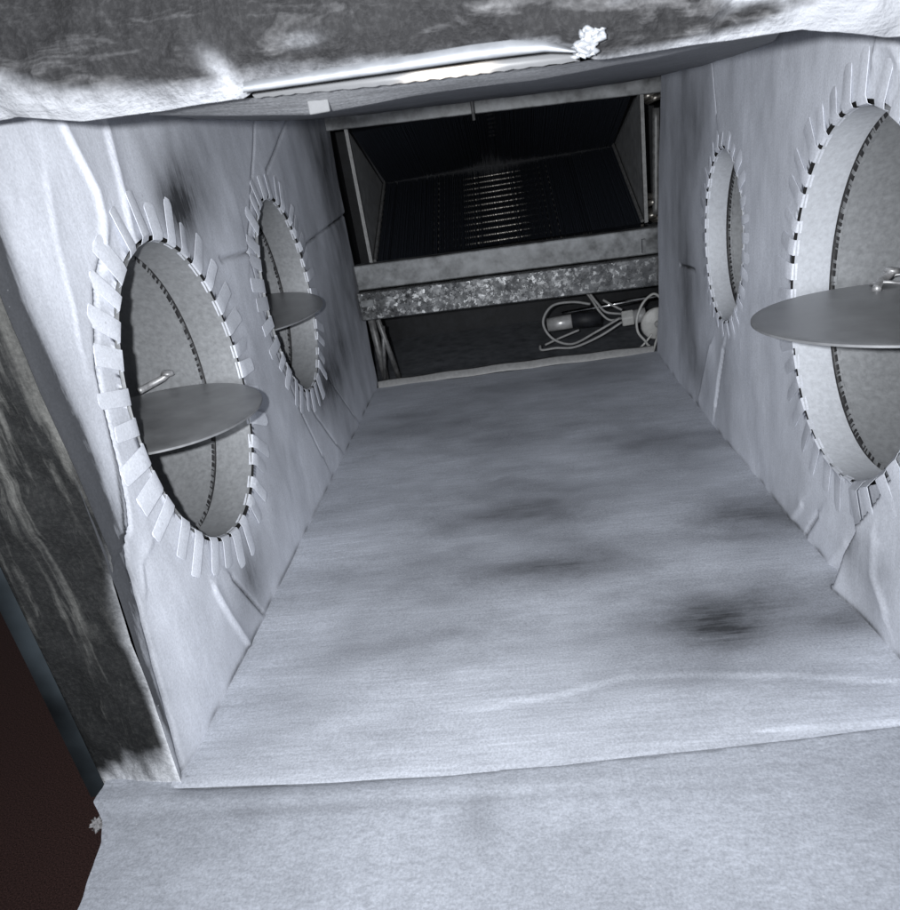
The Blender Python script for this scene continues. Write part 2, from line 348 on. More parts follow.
def wall_panel(side, keys, y0, y1f, ztop, thin_blobs, name_core=True):
    step = 0.0062
    ny = int((3.36-y0)/step)+1; zs = np.arange(-1.02, ztop+step, step); nzv = len(zs)
    u = np.linspace(0, 1, ny)
    Z = np.repeat(zs[None, :], ny, 0)
    Y = y0 + u[:, None]*(np.array([y1f(z) for z in zs])[None, :]-y0)
    hole = np.zeros(Y.shape, bool)
    for k in keys:
        _, cy, cz, ry, rz, n = HOLES[k]; a, b = ry+0.011, rz+0.011
        q = np.hypot((Y-cy)/a, (Z-cz)/b)
        hole |= q < 1
        near = (q >= 1) & (q < 1+1.6*step/min(a, b))   # pull the cut edge onto the ellipse
        Y = np.where(near, cy+(Y-cy)/q, Y); Z = np.where(near, cz+(Z-cz)/q, Z)
    X = wall_x(Y, Z, side)
    fr = np.clip(1-(Y-y0)/0.10, 0, 1)       # the mouth of the board is rounded back
    X = X + side*0.012*fr**2.2
    if side < 0: Y = Y + (mouth_y(Z)-y0)*np.clip(1-(Y-y0)/0.2, 0, 1)
    thin = 0.06+np.zeros(Y.shape)
    for (py, pz, sy, sz, a) in thin_blobs: thin += a*np.exp(-((Y-py)/sy)**2-((Z-pz)/sz)**2)
    for line, kind, amp, w in (CR_L if side < 0 else CR_R):
        if kind == 'crack': thin += 0.45*np.exp(-(seg_dist(Y, Z, line)[0]/0.0045)**2)
    if side < 0: thin += (1.3*np.exp(-((Y-mouth_y(Z))/0.045)**2)+0.22*np.exp(-(Y-mouth_y(Z))/0.09))*np.clip((Z+0.95)/0.5, 0.3, 1)
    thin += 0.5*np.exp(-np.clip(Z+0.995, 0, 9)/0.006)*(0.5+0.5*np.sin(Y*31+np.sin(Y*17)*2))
    idx = np.arange(ny*nzv).reshape(ny, nzv)
    F = []
    for i in range(ny-1):
        for j in range(nzv-1):
            if hole[i, j] or hole[i+1, j] or hole[i, j+1] or hole[i+1, j+1]: continue
            q = (idx[i, j], idx[i+1, j], idx[i+1, j+1], idx[i, j+1])
            F.append(q if side > 0 else q[::-1])
    used = np.zeros(ny*nzv, bool); used[np.array(F).ravel()] = True
    remap = np.cumsum(used)-1
    V = np.c_[X.ravel(), Y.ravel(), Z.ravel()][used]
    F = remap[np.array(F)]
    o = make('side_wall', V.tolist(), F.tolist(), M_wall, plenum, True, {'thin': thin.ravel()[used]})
    # board core and outer foil behind the liner, with the openings ringed by dark fibre
    for k in keys:
        _, cy, cz, ry, rz, n = HOLES[k]; v = []; f = []; m = 64
        for t, xx in enumerate((0.03, -0.17)):
            for i in range(m):
                th = 2*math.pi*i/m; yy = cy+(ry+0.013)*math.cos(th); zz = cz+(rz+0.013)*math.sin(th)
                x0 = XL if side < 0 else XR
                xw = float(wall_x(np.array([yy]), np.array([zz]), side)[0]) if t == 0 else x0+side*0.165
                v.append((xw, yy, zz))
        for i in range(m): f.append((i, (i+1) % m, m+(i+1) % m, m+i))
        make('fibre_rim', v, f, M_core, o)
    return o

def blob(px, py, side, sy, sz, a):
    p = at(px, py, 0, XL if side < 0 else XR); return (p[1], p[2], sy, sz, a)
thin_shade_L = [blob(172,205,-1,.09,.10,.85), blob(192,190,-1,.10,.13,.65), blob(205,150,-1,.12,.16,.25), blob(330,150,-1,.45,.32,.55), blob(345,300,-1,.42,.40,.42), blob(140,150,-1,.05,.10,.22), blob(225,330,-1,.06,.25,.2),  # broad far blobs paint in the light falloff; the others are thin coating
          blob(285,350,-1,.10,.18,.35), blob(335,370,-1,.3,.15,.40), blob(250,575,-1,.12,.10,.50), blob(320,395,-1,.2,.08,.30),
          blob(95,330,-1,.03,.4,.10), blob(118,170,-1,.06,.12,.15), blob(150,680,-1,.05,.15,.25), blob(265,420,-1,.12,.2,.12)]
thin_R = [blob(690,120,1,.25,.22,.45), blob(685,300,1,.15,.30,.40), blob(700,370,1,.2,.10,.35), blob(880,570,1,.08,.14,.2), blob(725,350,1,.08,.2,.25),
          blob(735,110,1,.10,.25,.12), blob(862,545,1,.04,.06,.25), blob(770,120,1,.1,.2,.08)]
bl = lambda z: 3.33+0.12*max(0, z+0.3)
w_l = wall_panel(-1, ('ln', 'lf'), 0.918, bl, 0.32, thin_shade_L)
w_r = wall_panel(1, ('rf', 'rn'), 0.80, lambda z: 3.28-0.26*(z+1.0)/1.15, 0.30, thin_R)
w_l['label'] = 'left wall with two round openings'; w_r['label'] = 'right wall with two round openings'

# cut end of the left board: dark glass fibre with overspray, and the outer foil lip
def fibre_face(name, P, nu, nv, mat, parent, over, amp=0.006, seed=0.0, sgn=-1):
    V = []; T = []
    for i in range(nu+1):
        for j in range(nv+1):
            p = np.array(P(i/nu, j/nv), float)
            n1 = mnoise.fractal((p[0]*11, p[2]*11, seed), .8, 2.1, 5)
            p[1] += sgn*amp*n1*(min(1, 6*i/nu, 6*(1-i/nu)) if mat is M_fibre_v else 1); V.append(p); T.append(over(i/nu, j/nv, p))
    F = [(i*(nv+1)+j, (i+1)*(nv+1)+j, (i+1)*(nv+1)+j+1, i*(nv+1)+j+1) for i in range(nu) for j in range(nv)]
    return make(name, V, F, mat, parent, True, {'thin': np.clip(T, 0, 1.3)})
def over_left(u, v, p):                     # u 0 = inner edge, 1 = outer; v 0 = floor
    e = mnoise.fractal((p[2]*5, p[0]*9, 4.4), .8, 2, 4)
    lip = max(0, 0.9-2.4*v)*max(0, 1-(u/max(.05, 0.10+0.05*v+0.06*e)))**1.3
    foot = 0.8*max(0, 1-v/(0.085+0.06*e))
    return lip+foot
XI = {}
def left_face(u, v):
    z = -1.03+1.45*v
    y = float(mouth_y(z))
    if z not in XI: XI[z] = float(wall_x(np.array([y]), np.array([z]), -1    )[0])-0.006
    xi = XI[z]
    xo = xi+(XL-0.178-xi)*u
    y = y*(1-u)+.932*u + 0.004*math.sin(9*z)*(1-u)
    return (xo, y, z)
fibre_face('fibre_edge', left_face, 40, 220, M_fibre_v, w_l, over_left, 0.010, 1.7)
m = MB(); zs = np.linspace(-1.03, 0.42, 40)
v = []
for z in zs:
    wv = 0.004*math.sin(7*z)
    y_ = float(mouth_y(z))
    y_ = .93
    v += [(XL-0.165, y_-.004+.3*wv, z), (XL-0.198+.3*wv, y_-.010, z), (XL-0.201+.3*wv, y_+.01, z), (XL-0.20, 1.4, z)]
f = []
for i in range(len(zs)-1):
    for k in range(3): f.append((i*4+k, i*4+k+1, (i+1)*4+k+1, (i+1)*4+k))
make('foil_lip', v, f, M_foil_dark, w_l)

# floor: one sprayed sheet to the back, then the folded-down flap in front of it
def px_floor(px, py): p = at(px, py, 2, -1.0); return p[0], p[1]
def fblob(px, py, sx, sy, a): x, y = px_floor(px, py); return (x, y, sx, sy, a)
thin_F = [fblob(765,520,.17,.17,.55), fblob(690,610,.16,.10,.30), fblob(760,605,.20,.12,.34), fblob(830,612,.16,.10,.28), fblob(720,640,.30,.06,.20), fblob(700,625,.15,.05,.2), fblob(490,470,.22,.40,.22), fblob(530,510,.22,.25,.26), fblob(400,650,.28,.09,.42), fblob(560,560,.30,.12,.38), fblob(640,450,.2,.25,.25), fblob(560,520,.55,.55,.06), fblob(700,570,.25,.5,.06),
          fblob(420,560,.12,.15,.12), fblob(860,620,.1,.06,.2), fblob(640,680,.2,.03,.15), fblob(345,640,.08,.1,.12), fblob(250,700,.08,.05,.1)]
def seam_y(x):                              # where floor and flap meet
    return 0.902+0.035*x+0.055*x*x
CR_F = [([px_floor(*p) for p in [(500,705),(560,695),(620,678),(700,675),(800,677),(905,682)]], 'step', .004, .02),
        ([px_floor(*p) for p in [(780,731),(840,728),(905,722)]], 'step', .004, .03),
        ([px_floor(*p) for p in [(488,482),(500,478),(510,476)]], 'ridge', -.0025, .006)]
def sheet(name, mat, x0f, x1f, y0f, y1f, nx, ny, zf, thin_blobs, base_thin):
    V = []; T = []
    for i in range(nx+1):
        for j in range(ny+1):
            u, t = i/nx, (j/ny)**(1.7 if name == 'floor_panel' else 1)
            xm = 0 if callable(x0f) is False else 0
            yy = y0f(u)*(1-t)+y1f(u)*t
            xx = x0f(yy)*(1-u)+x1f(yy)*u
            V.append((xx, yy, 0.0))
    V = np.array(V); x, y = V[:, 0], V[:, 1]
    z = zf(x, y); th = base_thin+0*x
    for (bx_, by_, sx, sy, a) in thin_blobs: th = th+a*np.exp(-((x-bx_)/sx)**2-((y-by_)/sy)**2)
    V[:, 2] = z
    F = [(i*(ny+1)+j, (i+1)*(ny+1)+j, (i+1)*(ny+1)+j+1, i*(ny+1)+j+1) for i in range(nx) for j in range(ny)]
    return make(name, V.tolist(), F, mat, plenum, True, {'thin': th})
def floor_z(x, y):
    z = -1.0+0.005*nz(x*2.5, y*2.5, 2.2, 3)+0.0005*nz(x*6, y*26, 6.2, 3)
    for line, kind, amp, w in CR_F:
        dd, sd = seg_dist(x, y, line)
        z = z+(amp*np.exp(-(dd/w)**2) if kind == 'ridge' else amp*sd*np.tanh(dd/.006)*np.exp(-dd/w)*.6)
    e = np.clip(y-(0.902+0.035*x+0.055*x*x), 0, 9); g = seam_gap(x)
    return z-0.5*g*np.exp(-e/0.012)
def seam_gap(x): return 0.0003+0.006*np.clip(0.6-(x+.3)*2, 0, 1)
fl_ = sheet('floor_panel', M_floor, lambda y: XL-0.02, lambda y: XR+0.03, lambda u: seam_y(XL+u*(XR-XL)), lambda u: YB, 150, 240, floor_z, thin_F, 0.05)
def flap_z(x, y):
    e = (0.902+0.035*x+0.055*x*x)-y; g = seam_gap(x)
    z = -1.0004-0.03*np.clip(e, 0, 9)+0.004*nz(x*3, y*3, 9.2, 3)*np.clip(e*8, 0, 1)+0.003*np.exp(-((e-0.03)/0.02)**2)*np.clip(.7-x*1.3, .1, 1)
    return np.where(e > 0, z-g*np.where(x < XL-0.003, .25, 1)*np.exp(-np.clip(e, 0, 9)/0.010), np.where(x < XL-0.003, -1.0025, -1.004-g))
sheet('front_flap', M_flap, lambda y: float(np.interp(y, [.3, .677, .80, .84, .88, .95], [-.73, -.80, -.825, -.845, -.885, -.89]))+0.004*mnoise.noise((0, y*25, 0)), lambda y: 0.95, lambda u: 0.30, lambda u: 0.965, 150, 120, flap_z,
      [(-.3, .84, .5, .012, .25), (-.15, .80, .03, .05, .22), (.1, .87, .3, .01, .2)], 0.0)
# underside / thickness of the floor board
m = MB(); m.box((-0.87, 0.92, -1.18), (0.80, YB-0.01, -1.03)); m.build('floor_board', M_core, plenum)
m = MB(); m.box((-0.80, 0.31, -1.10), (0.94, 0.88, -1.06)); m.build('flap_board', M_core, plenum)
# lip along the far end of the floor
pts = [(XL+0.01+t*(XR-XL-0.02), YB+0.012, -0.985+0.008*math.sin(3*t)+0.002*math.sin(31*t)) for t in np.linspace(0, 1, 24)]
v = []; f = []
for (x, y, z) in pts: v += [(x, y-0.016, z-0.02), (x, y-0.006, z+0.012), (x, y+0.012, z+0.014), (x, y+0.02, z-0.03)]
for i in range(len(pts)-1):
    for k in range(3): f.append((i*4+k, (i+1)*4+k, (i+1)*4+k+1, i*4+k+1))
make('floor_lip', v, f, M_wire, plenum)

# ceiling
def ceil_rows(name, rows, mat, thin, seed, n=110, sub=14):
    """a sheet through lines given as (photograph outline, depth y); outline carried onto the plane at that depth"""
    V = []
    def pt(row, t):
        P, y = row; s_ = np.linspace(0, 1, len(P))
        return at(np.interp(t, s_, [p[0] for p in P]), np.interp(t, s_, [p[1] for p in P]), 1, y)
    tot = (len(rows)-1)*sub
    for i in range(n+1):
        for j in range(tot+1):
            k = min(j//sub, len(rows)-2); w = j/sub-k
            p = pt(rows[k], i/n)*(1-w)+pt(rows[k+1], i/n)*w
            p = p+np.array([0, 0, 0.0035*mnoise.fractal((p[0]*5, p[1]*4, seed), .8, 2, 3)*min(1, p[1]-.6)])
            V.append(p)
    F = [(i*(tot+1)+j, i*(tot+1)+j+1, (i+1)*(tot+1)+j+1, (i+1)*(tot+1)+j) for i in range(n) for j in range(tot)]
    return make(name, V, F, mat, plenum, True, {'thin': np.full(len(V), thin)})
ROW1 = [(150,106),(257,97),(325,91),(370,87),(420,81),(471,75),(518,69),(575,62),(650,51),(720,38),(800,22)]
ROW2 = [(150,116),(255,116),(310,114),(355,107),(410,97),(470,88),(530,80),(590,70),(650,60),(705,48),(790,24)]
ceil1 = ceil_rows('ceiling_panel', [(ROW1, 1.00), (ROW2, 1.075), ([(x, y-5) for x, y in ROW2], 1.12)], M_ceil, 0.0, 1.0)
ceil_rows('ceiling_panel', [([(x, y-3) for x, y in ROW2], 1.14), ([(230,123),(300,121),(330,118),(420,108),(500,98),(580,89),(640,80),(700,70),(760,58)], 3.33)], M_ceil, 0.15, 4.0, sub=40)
def top_edge(x):                            # lower edge of the cut ceiling board, from the photograph's outline
    return float(np.interp(x, TE[0], TE[1]))
_te = [at(px, py, 1, 0.90) for px, py in [(-150,140),(0,112),(70,117),(130,108),(236,93),(246,84),(330,72),(400,61),(480,50),(560,42),(580,48),(600,53),(640,47),(700,37),(780,25),(815,20),(870,26),(900,28),(1000,24)]]
TE = ([p[0] for p in _te], [p[2] for p in _te])
SMEAR = [(tuple(at(222, 74, 1, .90)[[0, 2]]), .013, .022, .50), (tuple(at(590, 38, 1, .90)[[0, 2]]), .030, .030, .6), (tuple(at(300, 40, 1, .90)[[0, 2]]), .02, .006, .35)]
def over_top(u, v, p):
    x = p[0]; e = mnoise.fractal((x*4, p[2]*14, 7.4), .8, 2, 5)
    dz = p[2]-top_edge(x)
    o = 1.3*max(0, 1-dz/max(0.004, 0.018+0.05*max(0, -x-0.36)*3.4+0.012*e))*(1.0 if x < -0.30 else 0.6)
    o += np.clip((x-0.05)*3.2, 0, 1)*(0.75+2.4*e)
    o += 0.25*max(0, e)*np.clip((x+0.25)*3, 0, 1)
    for (sx_, sz_), w1, w2, am in SMEAR:
        q = ((x-sx_)+0.5*(p[2]-sz_))/w1; o += am*math.exp(-q*q-((p[2]-sz_)/w2)**2)*(1+1.5*e)
    return max(0, o)
def top_face(u, v):
    x = -1.05+2.0*u; zb = top_edge(x)
    r = max(0, 1-v*5)
    return (x, 0.90+0.03*r*r, zb+0.30*v-0.004*r)
ft = fibre_face('fibre_edge', top_face, 400, 70, M_fibre_h, ceil1, over_top, 0.012, 3.3)
m = MB(); m.box((-1.0, 0.96, 0.31), (0.95, 3.4, 0.40)); m.build('ceiling_board', M_core, ceil1)
# peeled foil lens under the board's lower edge
top = [(243,82),(300,73),(400,57),(470,45),(510,40),(545,41),(575,50)]; bot = [(243,93),(300,85),(400,71),(470,61),(510,56),(545,52),(577,53)]
v = []; f = []; nseg = 30
def lerp_px(P, t):
    s = np.linspace(0, 1, len(P)); return (np.interp(t, s, [p[0] for p in P]), np.interp(t, s, [p[1] for p in P]))
for i in range(nseg+1):
    t = i/nseg
    for k, kk in enumerate((0, .33, .66, 1.0)):
        a = lerp_px(top, t); b = lerp_px(bot, t)
        p = at(a[0]*(1-kk)+b[0]*kk, a[1]*(1-kk)+b[1]*kk, 1, 0.886-0.012*math.sin(kk*2.6))
        v.append(p)
    v.append(np.array(v[-1])+np.array((0, 0.03, 0.012)))
for i in range(nseg):
    for k in range(4): f.append((i*5+k, i*5+k+1, (i+1)*5+k+1, (i+1)*5+k))
make('foil_strip', v, f, M_foil, ceil1)
# metal strip just inside the mouth, convex towards the opening
v = []; f = []
STR_T = [(244,86),(300,78),(393,64),(440,57),(480,52),(530,46),(580,44)]; STR_B = [(255,98),(300,93.5),(370,87),(420,81),(471,75),(518,69),(580,61)]
for i in range(61):
    t = i/60; a, b = lerp_px(STR_T, t), lerp_px(STR_B, t)
    for k in range(9):
        w = k/8; yy = 0.965+0.014*(w-.6)**2-0.002*w
        p = at(a[0]*(1-w)+b[0]*w, a[1]*(1-w)+b[1]*w+(0.6*math.sin(i*1.9) if k == 8 else 0), 1, yy); v.append(p)
for i in range(60):
    for k in range(8): f.append((i*9+k, i*9+k+1, (i+1)*9+k+1, (i+1)*9+k))
glint = [float(np.exp(-((i-35)/8.0)**4)) for i in range(61) for k in range(9)]  # paler metallic middle painted in to hold the glint there
make('metal_strip', v, f, M_bright, ceil1, True, {'glint': glint})

# ------------------------------------------------------------------ collars
def collar(key, label, group, blade, sleeve_len=0.75, beadt=0.105, flush=0.0, clip=None, ch=1.0):
    x0, cy, cz, ry, rz, ntab = HOLES[key]; side = -1 if x0 < 0 else 1
    root = thing('duct_collar', (x0, cy, cz-rz), label, 'duct collar', group)
    m = 96; prof = [(-0.012, 0), (0.03, 0), (beadt-0.016, 0), (beadt-0.008, 0.012), (beadt+0.008, 0.012), (beadt+0.016, 0), (0.30, 0.0), (0.5, 0.004), (sleeve_len, 0.004)]
    def ring(t, dr):
        return [(x0+side*t, cy+(ry+dr)*math.cos(2*math.pi*i/m), cz+(rz+dr)*math.sin(2*math.pi*i/m)) for i in range(m)]
    def band(rows):
        v = [p for r in rows for p in ring(*r)]
        f = [(r*m+i, r*m+(i+1) % m, (r+1)*m+(i+1) % m, (r+1)*m+i) for r in range(len(rows)-1) for i in range(m)]
        return v, f
    v, f = band([(0.0, 0), (0.03, 0), (beadt-0.007, 0)]); lip = make('sleeve', v, f, M_sleeve if side < 0 else M_sleeve_in, root)
    v, f = band([(beadt+0.007, 0.002), (0.25, 0.002), (0.5, 0.004), (sleeve_len, 0.004)]); sl = make('sleeve', v, f, M_sleeve, root)
    v, f = band([(beadt-0.007, 0), (beadt-0.005, 0.010), (beadt+0.004, 0.010), (beadt+0.007, 0.002)]); bd = make('bead', v, f, M_bead, lip)
    # crimp: small raised teeth across the bead
    mb = MB()
    for i in range(120):
        th = 2*math.pi*(i+random.uniform(-.35, .35))/120; dr = -0.001
        ww = random.uniform(.2, .8)*2*math.pi/120*0.5; tt = beadt+random.uniform(.004, .008)
        P = []
        for (t, r) in ((tt-.004, .008), (tt-.002, -.002), (tt+.005, -.002), (tt+.008, .003)):
            for s in (-ww, ww): P.append((x0+side*t, cy+(ry+r)*math.cos(th+s), cz+(rz+r)*math.sin(th+s)))
        mb.add(P, [(0, 1, 3, 2), (2, 3, 5, 4), (4, 5, 7, 6)])
    mb.build('crimp', M_sleeve, sl)
    v, f = [(x0+side*sleeve_len*0.99, cy, cz)]+ring(sleeve_len*0.99, 0.004), [(0, 1+i, 1+(i+1) % m) for i in range(m)]
    make('duct_end', v, f, M_core, root)
    # tabs, equally spaced along the rim
    ths = np.linspace(0, 2*math.pi, 721); dl = np.hypot(ry*np.sin(ths), rz*np.cos(ths)); cl = np.r_[0, np.cumsum((dl[1:]+dl[:-1])/2)]; cl /= cl[-1]
    perim = float(np.sum(dl)*2*math.pi/721)
    for i in range(ntab):
        th = float(np.interp((i+random.uniform(-.12, .12)+0.5)/ntab, cl, ths))
        p = np.array([cy+ry*math.cos(th), cz+rz*math.sin(th)])
        nrm = np.array([math.cos(th)/ry, math.sin(th)/rz]); nrm /= np.linalg.norm(nrm)
        nrm = 0.5*nrm+0.5*(p-np.array([cy, cz]))/np.linalg.norm(p-np.array([cy, cz])); nrm /= np.linalg.norm(nrm)
        ang = random.uniform(-.07, .07); nrm = np.array([nrm[0]*math.cos(ang)-nrm[1]*math.sin(ang), nrm[0]*math.sin(ang)+nrm[1]*math.cos(ang)])
        tn = np.array([-nrm[1], nrm[0]])
        Lt = random.uniform(.070, .104)*(ry/0.27)**0.5; wd = perim/ntab*random.uniform(.52, .74)*0.5
        lift = random.uniform(-0.002, 0.002)+(0.009*random.random() if (math.cos(th) > 0.2 and key[0] == 'l') else 0)-flush*0.003
        rows = [(-0.004, 0.006), (0.002, -0.004)]     # (radial, outward depth)
        q = [0.12, 0.35, 0.6, 0.8, 0.92, 0.985, 1.0]
        V = []; cols = 4; s0 = random.choice((.86, .93, .95, .97)); tap = random.uniform(-.05, .2); twist = random.uniform(-.0015, .0015)*(1-.7*flush)
        q = [0.12, 0.35, 0.6, s0, s0+(1-s0)*.5, s0+(1-s0)*.85, 1.0]
        for s, dep in rows:
            for c in range(cols+1):
                o_ = p+nrm*max(s, 0)+tn*wd*(2*c/cols-1)
                e = ((o_[0]-cy)/ry)**2+((o_[1]-cz)/rz)**2
                if s < 0 or e < 1: o_ = np.array([cy, cz])+(o_-np.array([cy, cz]))/math.sqrt(e)*0.997
                V.append((x0+side*dep, o_[0], o_[1]))
        sm = [p+nrm*Lt*k+tn*wd*e for k in (.3, .6, 1.) for e in (-.8, 0, .8)]
        ww_ = wall_x(np.array([a_[0] for a_ in sm]), np.array([a_[1] for a_ in sm]), side)
        xin = float(np.max(ww_) if side < 0 else np.min(ww_)); xav = float(np.mean(ww_)); xin = .6*xin+.4*xav
        for s in q:
            rr = Lt*s
            ws = 1.0 if s < s0 else math.sqrt(max(0.30, 1-((s-s0)/(1.005-s0))**2))
            ws *= (1-tap*s)
            pts_ = [p+nrm*(0.004+rr)+tn*wd*ws*(2*c/cols-1) for c in range(cols+1)]
            xm = [xin]*(cols+1)
            for c, a in enumerate(pts_):
                bowl = 0.0008*(1-(2*c/cols-1)**2)
                V.append((xm[c]-side*(0.0022-0.0018*flush+lift*s**1.5+bowl+0.004*(1-s)+(2*c/cols-1)*twist), a[0], a[1]))
        nr = len(rows)+len(q)
        F = [(r*(cols+1)+c, r*(cols+1)+c+1, (r+1)*(cols+1)+c+1, (r+1)*(cols+1)+c) for r in range(nr-1) for c in range(cols)]
        nb = len(V)
        V2 = [(a+side*0.0012, b, c_) for a, b, c_ in V]
        F2 = [tuple(nb+k for k in ff[::-1]) for ff in F]
        edge = [r*(cols+1) for r in range(nr)]+[(nr-1)*(cols+1)+c for c in range(1, cols+1)]+[r*(cols+1)+cols for r in range(nr-2, -1, -1)]
        F3 = [(a, b, nb+b, nb+a) for a, b in zip(edge[:-1], edge[1:])]
        t = make('tab', V+V2, F+F2+F3, M_tab if side < 0 else M_wall, root, True, {'thin': np.full(2*nb, random.choice((0., 0., .03, .08, .15)))})
        es = t.modifiers.new('edges', 'EDGE_SPLIT'); es.split_angle = math.radians(28)
    if blade:
        bx_, by_, bz_, rx, rby, tx, ty = blade; n = 72; V = []; F = []
        for t, (k, dz) in enumerate(((0, .0), (.93, .0), (.985, -.0005), (1, -.0015), (1, -.006), (.98, -.007), (0, -.007))):
            for i in range(n):
                a = 2*math.pi*i/n; x = rx*k*math.cos(a); y = rby*k*math.sin(a)
                V.append((bx_+x, by_+y, bz_+tx*x+ty*y+dz+0.002*math.sin(2*a)*k))
        for t in range(6):
            for i in range(n): F.append((t*n+i, t*n+(i+1) % n, (t+1)*n+(i+1) % n, (t+1)*n+i))
        bo = make('damper_blade', V, F, M_blade, root)
        es = bo.modifiers.new('edges', 'EDGE_SPLIT'); es.split_angle = math.radians(40)
        # pivot clip and rod
        sgn = side; px_ = bx_+sgn*0.02
        mb = MB(); mb.tube([(px_, by_-ry*0.98, bz_-0.02), (px_, by_+ry*0.98, bz_-0.02)], 0.007, 10); mb.build('pivot_rod', M_rod, bo, True)
        if clip: c_ = at(clip[0], clip[1], 2, bz_); px_, yk = c_[0], c_[1]
        else: return root
        mb = MB()
        zc = bz_+tx*(px_-bx_)+ty*(yk-by_)
        mb.tube(spline([(px_-.03, yk-.03, zc+.004), (px_-.01, yk, zc+.022*ch), (px_+.015, yk+.02, zc+.04*ch), (px_+.028, yk+.028, zc+.062*ch)], 5), 0.009, 10)
        mb.tube([(px_+.028, yk+.028, zc+.055*ch), (px_+.03, yk+.028, zc+.078*ch)], [0.017, 0.013], 12)
        if side > 0: mb.tube(spline([(px_+.03+.045*math.cos(a_), yk+.02+.035*math.sin(a_), zc+.006+.006*math.sin(2*a_)) for a_ in np.linspace(0.5, 5.6, 10)], 3), 0.004, 6)
        mb.build('pivot_clip', M_rod, bo, True)
    return root
collar('ln', 'round metal collar nearest the mouth in the left wall, with a damper blade across it', 'duct collars', (-0.815, 1.42, -0.43, .226, .232, -.05, 0.0), clip=(156, 390), ch=.42)
collar('lf', 'smaller-looking round collar in the left wall beside the coil, blade half way up', 'duct collars', (-0.885, 2.27, -0.375, .255, .235, -.03, .10))
collar('rf', 'narrow round collar in the right wall near the coil, with no blade showing', 'duct collars', None, beadt=0.07, flush=1)
collar('rn', 'large round collar cut off by the right edge of the picture, wide blade sticking out', 'duct collars', (0.735, 1.376, -0.395, .268, .235, 0, 0), beadt=0.088, flush=.6, clip=(884, 287), ch=.42)

# ------------------------------------------------------------------ coil cabinet at the far end
cabn = thing('coil_cabinet', (0, 3.9, -1.1), 'black metal cabinet interior at the far end of the duct', 'cabinet')
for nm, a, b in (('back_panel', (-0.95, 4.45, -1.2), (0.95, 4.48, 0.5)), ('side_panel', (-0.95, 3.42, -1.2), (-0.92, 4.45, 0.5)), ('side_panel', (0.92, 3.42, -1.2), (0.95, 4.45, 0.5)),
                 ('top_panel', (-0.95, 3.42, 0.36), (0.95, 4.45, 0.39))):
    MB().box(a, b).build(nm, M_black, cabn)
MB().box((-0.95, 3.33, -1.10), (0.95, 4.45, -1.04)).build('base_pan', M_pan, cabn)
# flange round the coil opening
yo = 3.31
fr = MB().hexa([(-0.80, yo, .190), (0.78, yo, .112), (0.78, yo+.03, .112), (-0.80, yo+.03, .190), (-0.80, yo, .250), (0.78, yo, .175), (0.78, yo+.03, .175), (-0.80, yo+.03, .250)])
bevel(fr.build('top_flange', M_rail, cabn))
coil = thing('cooling_coil', (0, 3.7, -0.40), 'black finned cooling coil folded into a sideways V behind the rail', 'coil')
A0 = (3.33, 0.165); B0 = (3.33, -0.40); AP = (4.06, -0.075); HX = 0.635
for sx in (-1, 1):
    x = sx*HX+(0.0 if sx < 0 else 0.0)
    v = []
    for xx in (x, x+sx*0.012):
        v += [(xx, A0[0], A0[1]-0.02*sx), (xx, B0[0], B0[1]), (xx, AP[0], AP[1])]
    make('end_plate', v, [(0, 1, 2), (5, 4, 3), (0, 3, 4, 1), (1, 4, 5, 2), (2, 5, 3, 0)], M_side, coil, False)
    MB().box((x-0.006, 3.315, -0.40), (x+0.006, 3.335, 0.16-0.02*sx)).build('plate_flange', M_plate, coil)
    mb = MB()                               # folded edge along the lower slab
    mb.tube([(x-sx*.014, B0[0], B0[1]+.008), (x-sx*.014, AP[0], AP[1]+.008)], .008, 6); mb.build('plate_hem', M_plate, coil)
fins = MB(); nf = 330
lo_d = np.array([AP[0]-B0[0], AP[1]-B0[1]]); lo_n = np.array([lo_d[1], -lo_d[0]]); lo_n /= np.linalg.norm(lo_n)
up_d = np.array([AP[0]-A0[0], AP[1]-A0[1]]); up_n = np.array([-up_d[1], up_d[0]]); up_n /= np.linalg.norm(up_n)
TH = 0.16
for i in range(nf):
    x = -HX+0.02+(2*HX-0.04)*i/(nf-1)+random.uniform(-.0006, .0006); t = 0.0005
    for (O, n) in ((B0, lo_n), (A0, up_n)):
        q = [O, AP, (AP[0]+n[0]*TH, AP[1]+n[1]*TH), (O[0]+n[0]*TH, O[1]+n[1]*TH)]
        lean = random.uniform(-.0012, .0012) if random.random() < .88 else random.uniform(-.005, .005)
        fins.add([(x-t+lean, *q[0]), (x-t+lean, *q[1]), (x-t, *q[2]), (x-t, *q[3]), (x+t+lean, *q[0]), (x+t+lean, *q[1]), (x+t, *q[2]), (x+t, *q[3])],
                 [(3, 2, 1, 0), (4, 5, 6, 7), (0, 1, 5, 4)])
tag(fins.build('fin_pack', M_fin, coil), kind='stuff')
for (O, d, n) in ((B0, lo_d, lo_n), (A0, up_d, up_n)):
    for k in range(13):
        s = (k+0.6)/13.2; c = np.array(O)+d*s+n*(0.035 if O is B0 else 0.145)
        MB().tube([(-HX, c[0], c[1]), (HX, c[0], c[1])], 0.0075, 8).build('tube', M_tube, coil, True)
for k, (px, py) in enumerate(((650, 203), (655, 211), (649, 216), (657, 219), (652, 196), (645, 98), (652, 100))):
    p = at(px, py, 1, 3.40); mb = MB()
    mb.tube(spline([(p[0]-.012, 3.44, p[2]), (p[0]-.01, 3.39, p[2]), (p[0]+.008, 3.365, p[2]+.006), (p[0]+.03, 3.39, p[2]+.01), (p[0]+.032, 3.44, p[2]+.01)], 5), 0.014, 10)
    mb.build('tube_bend', M_tube, coil, True)
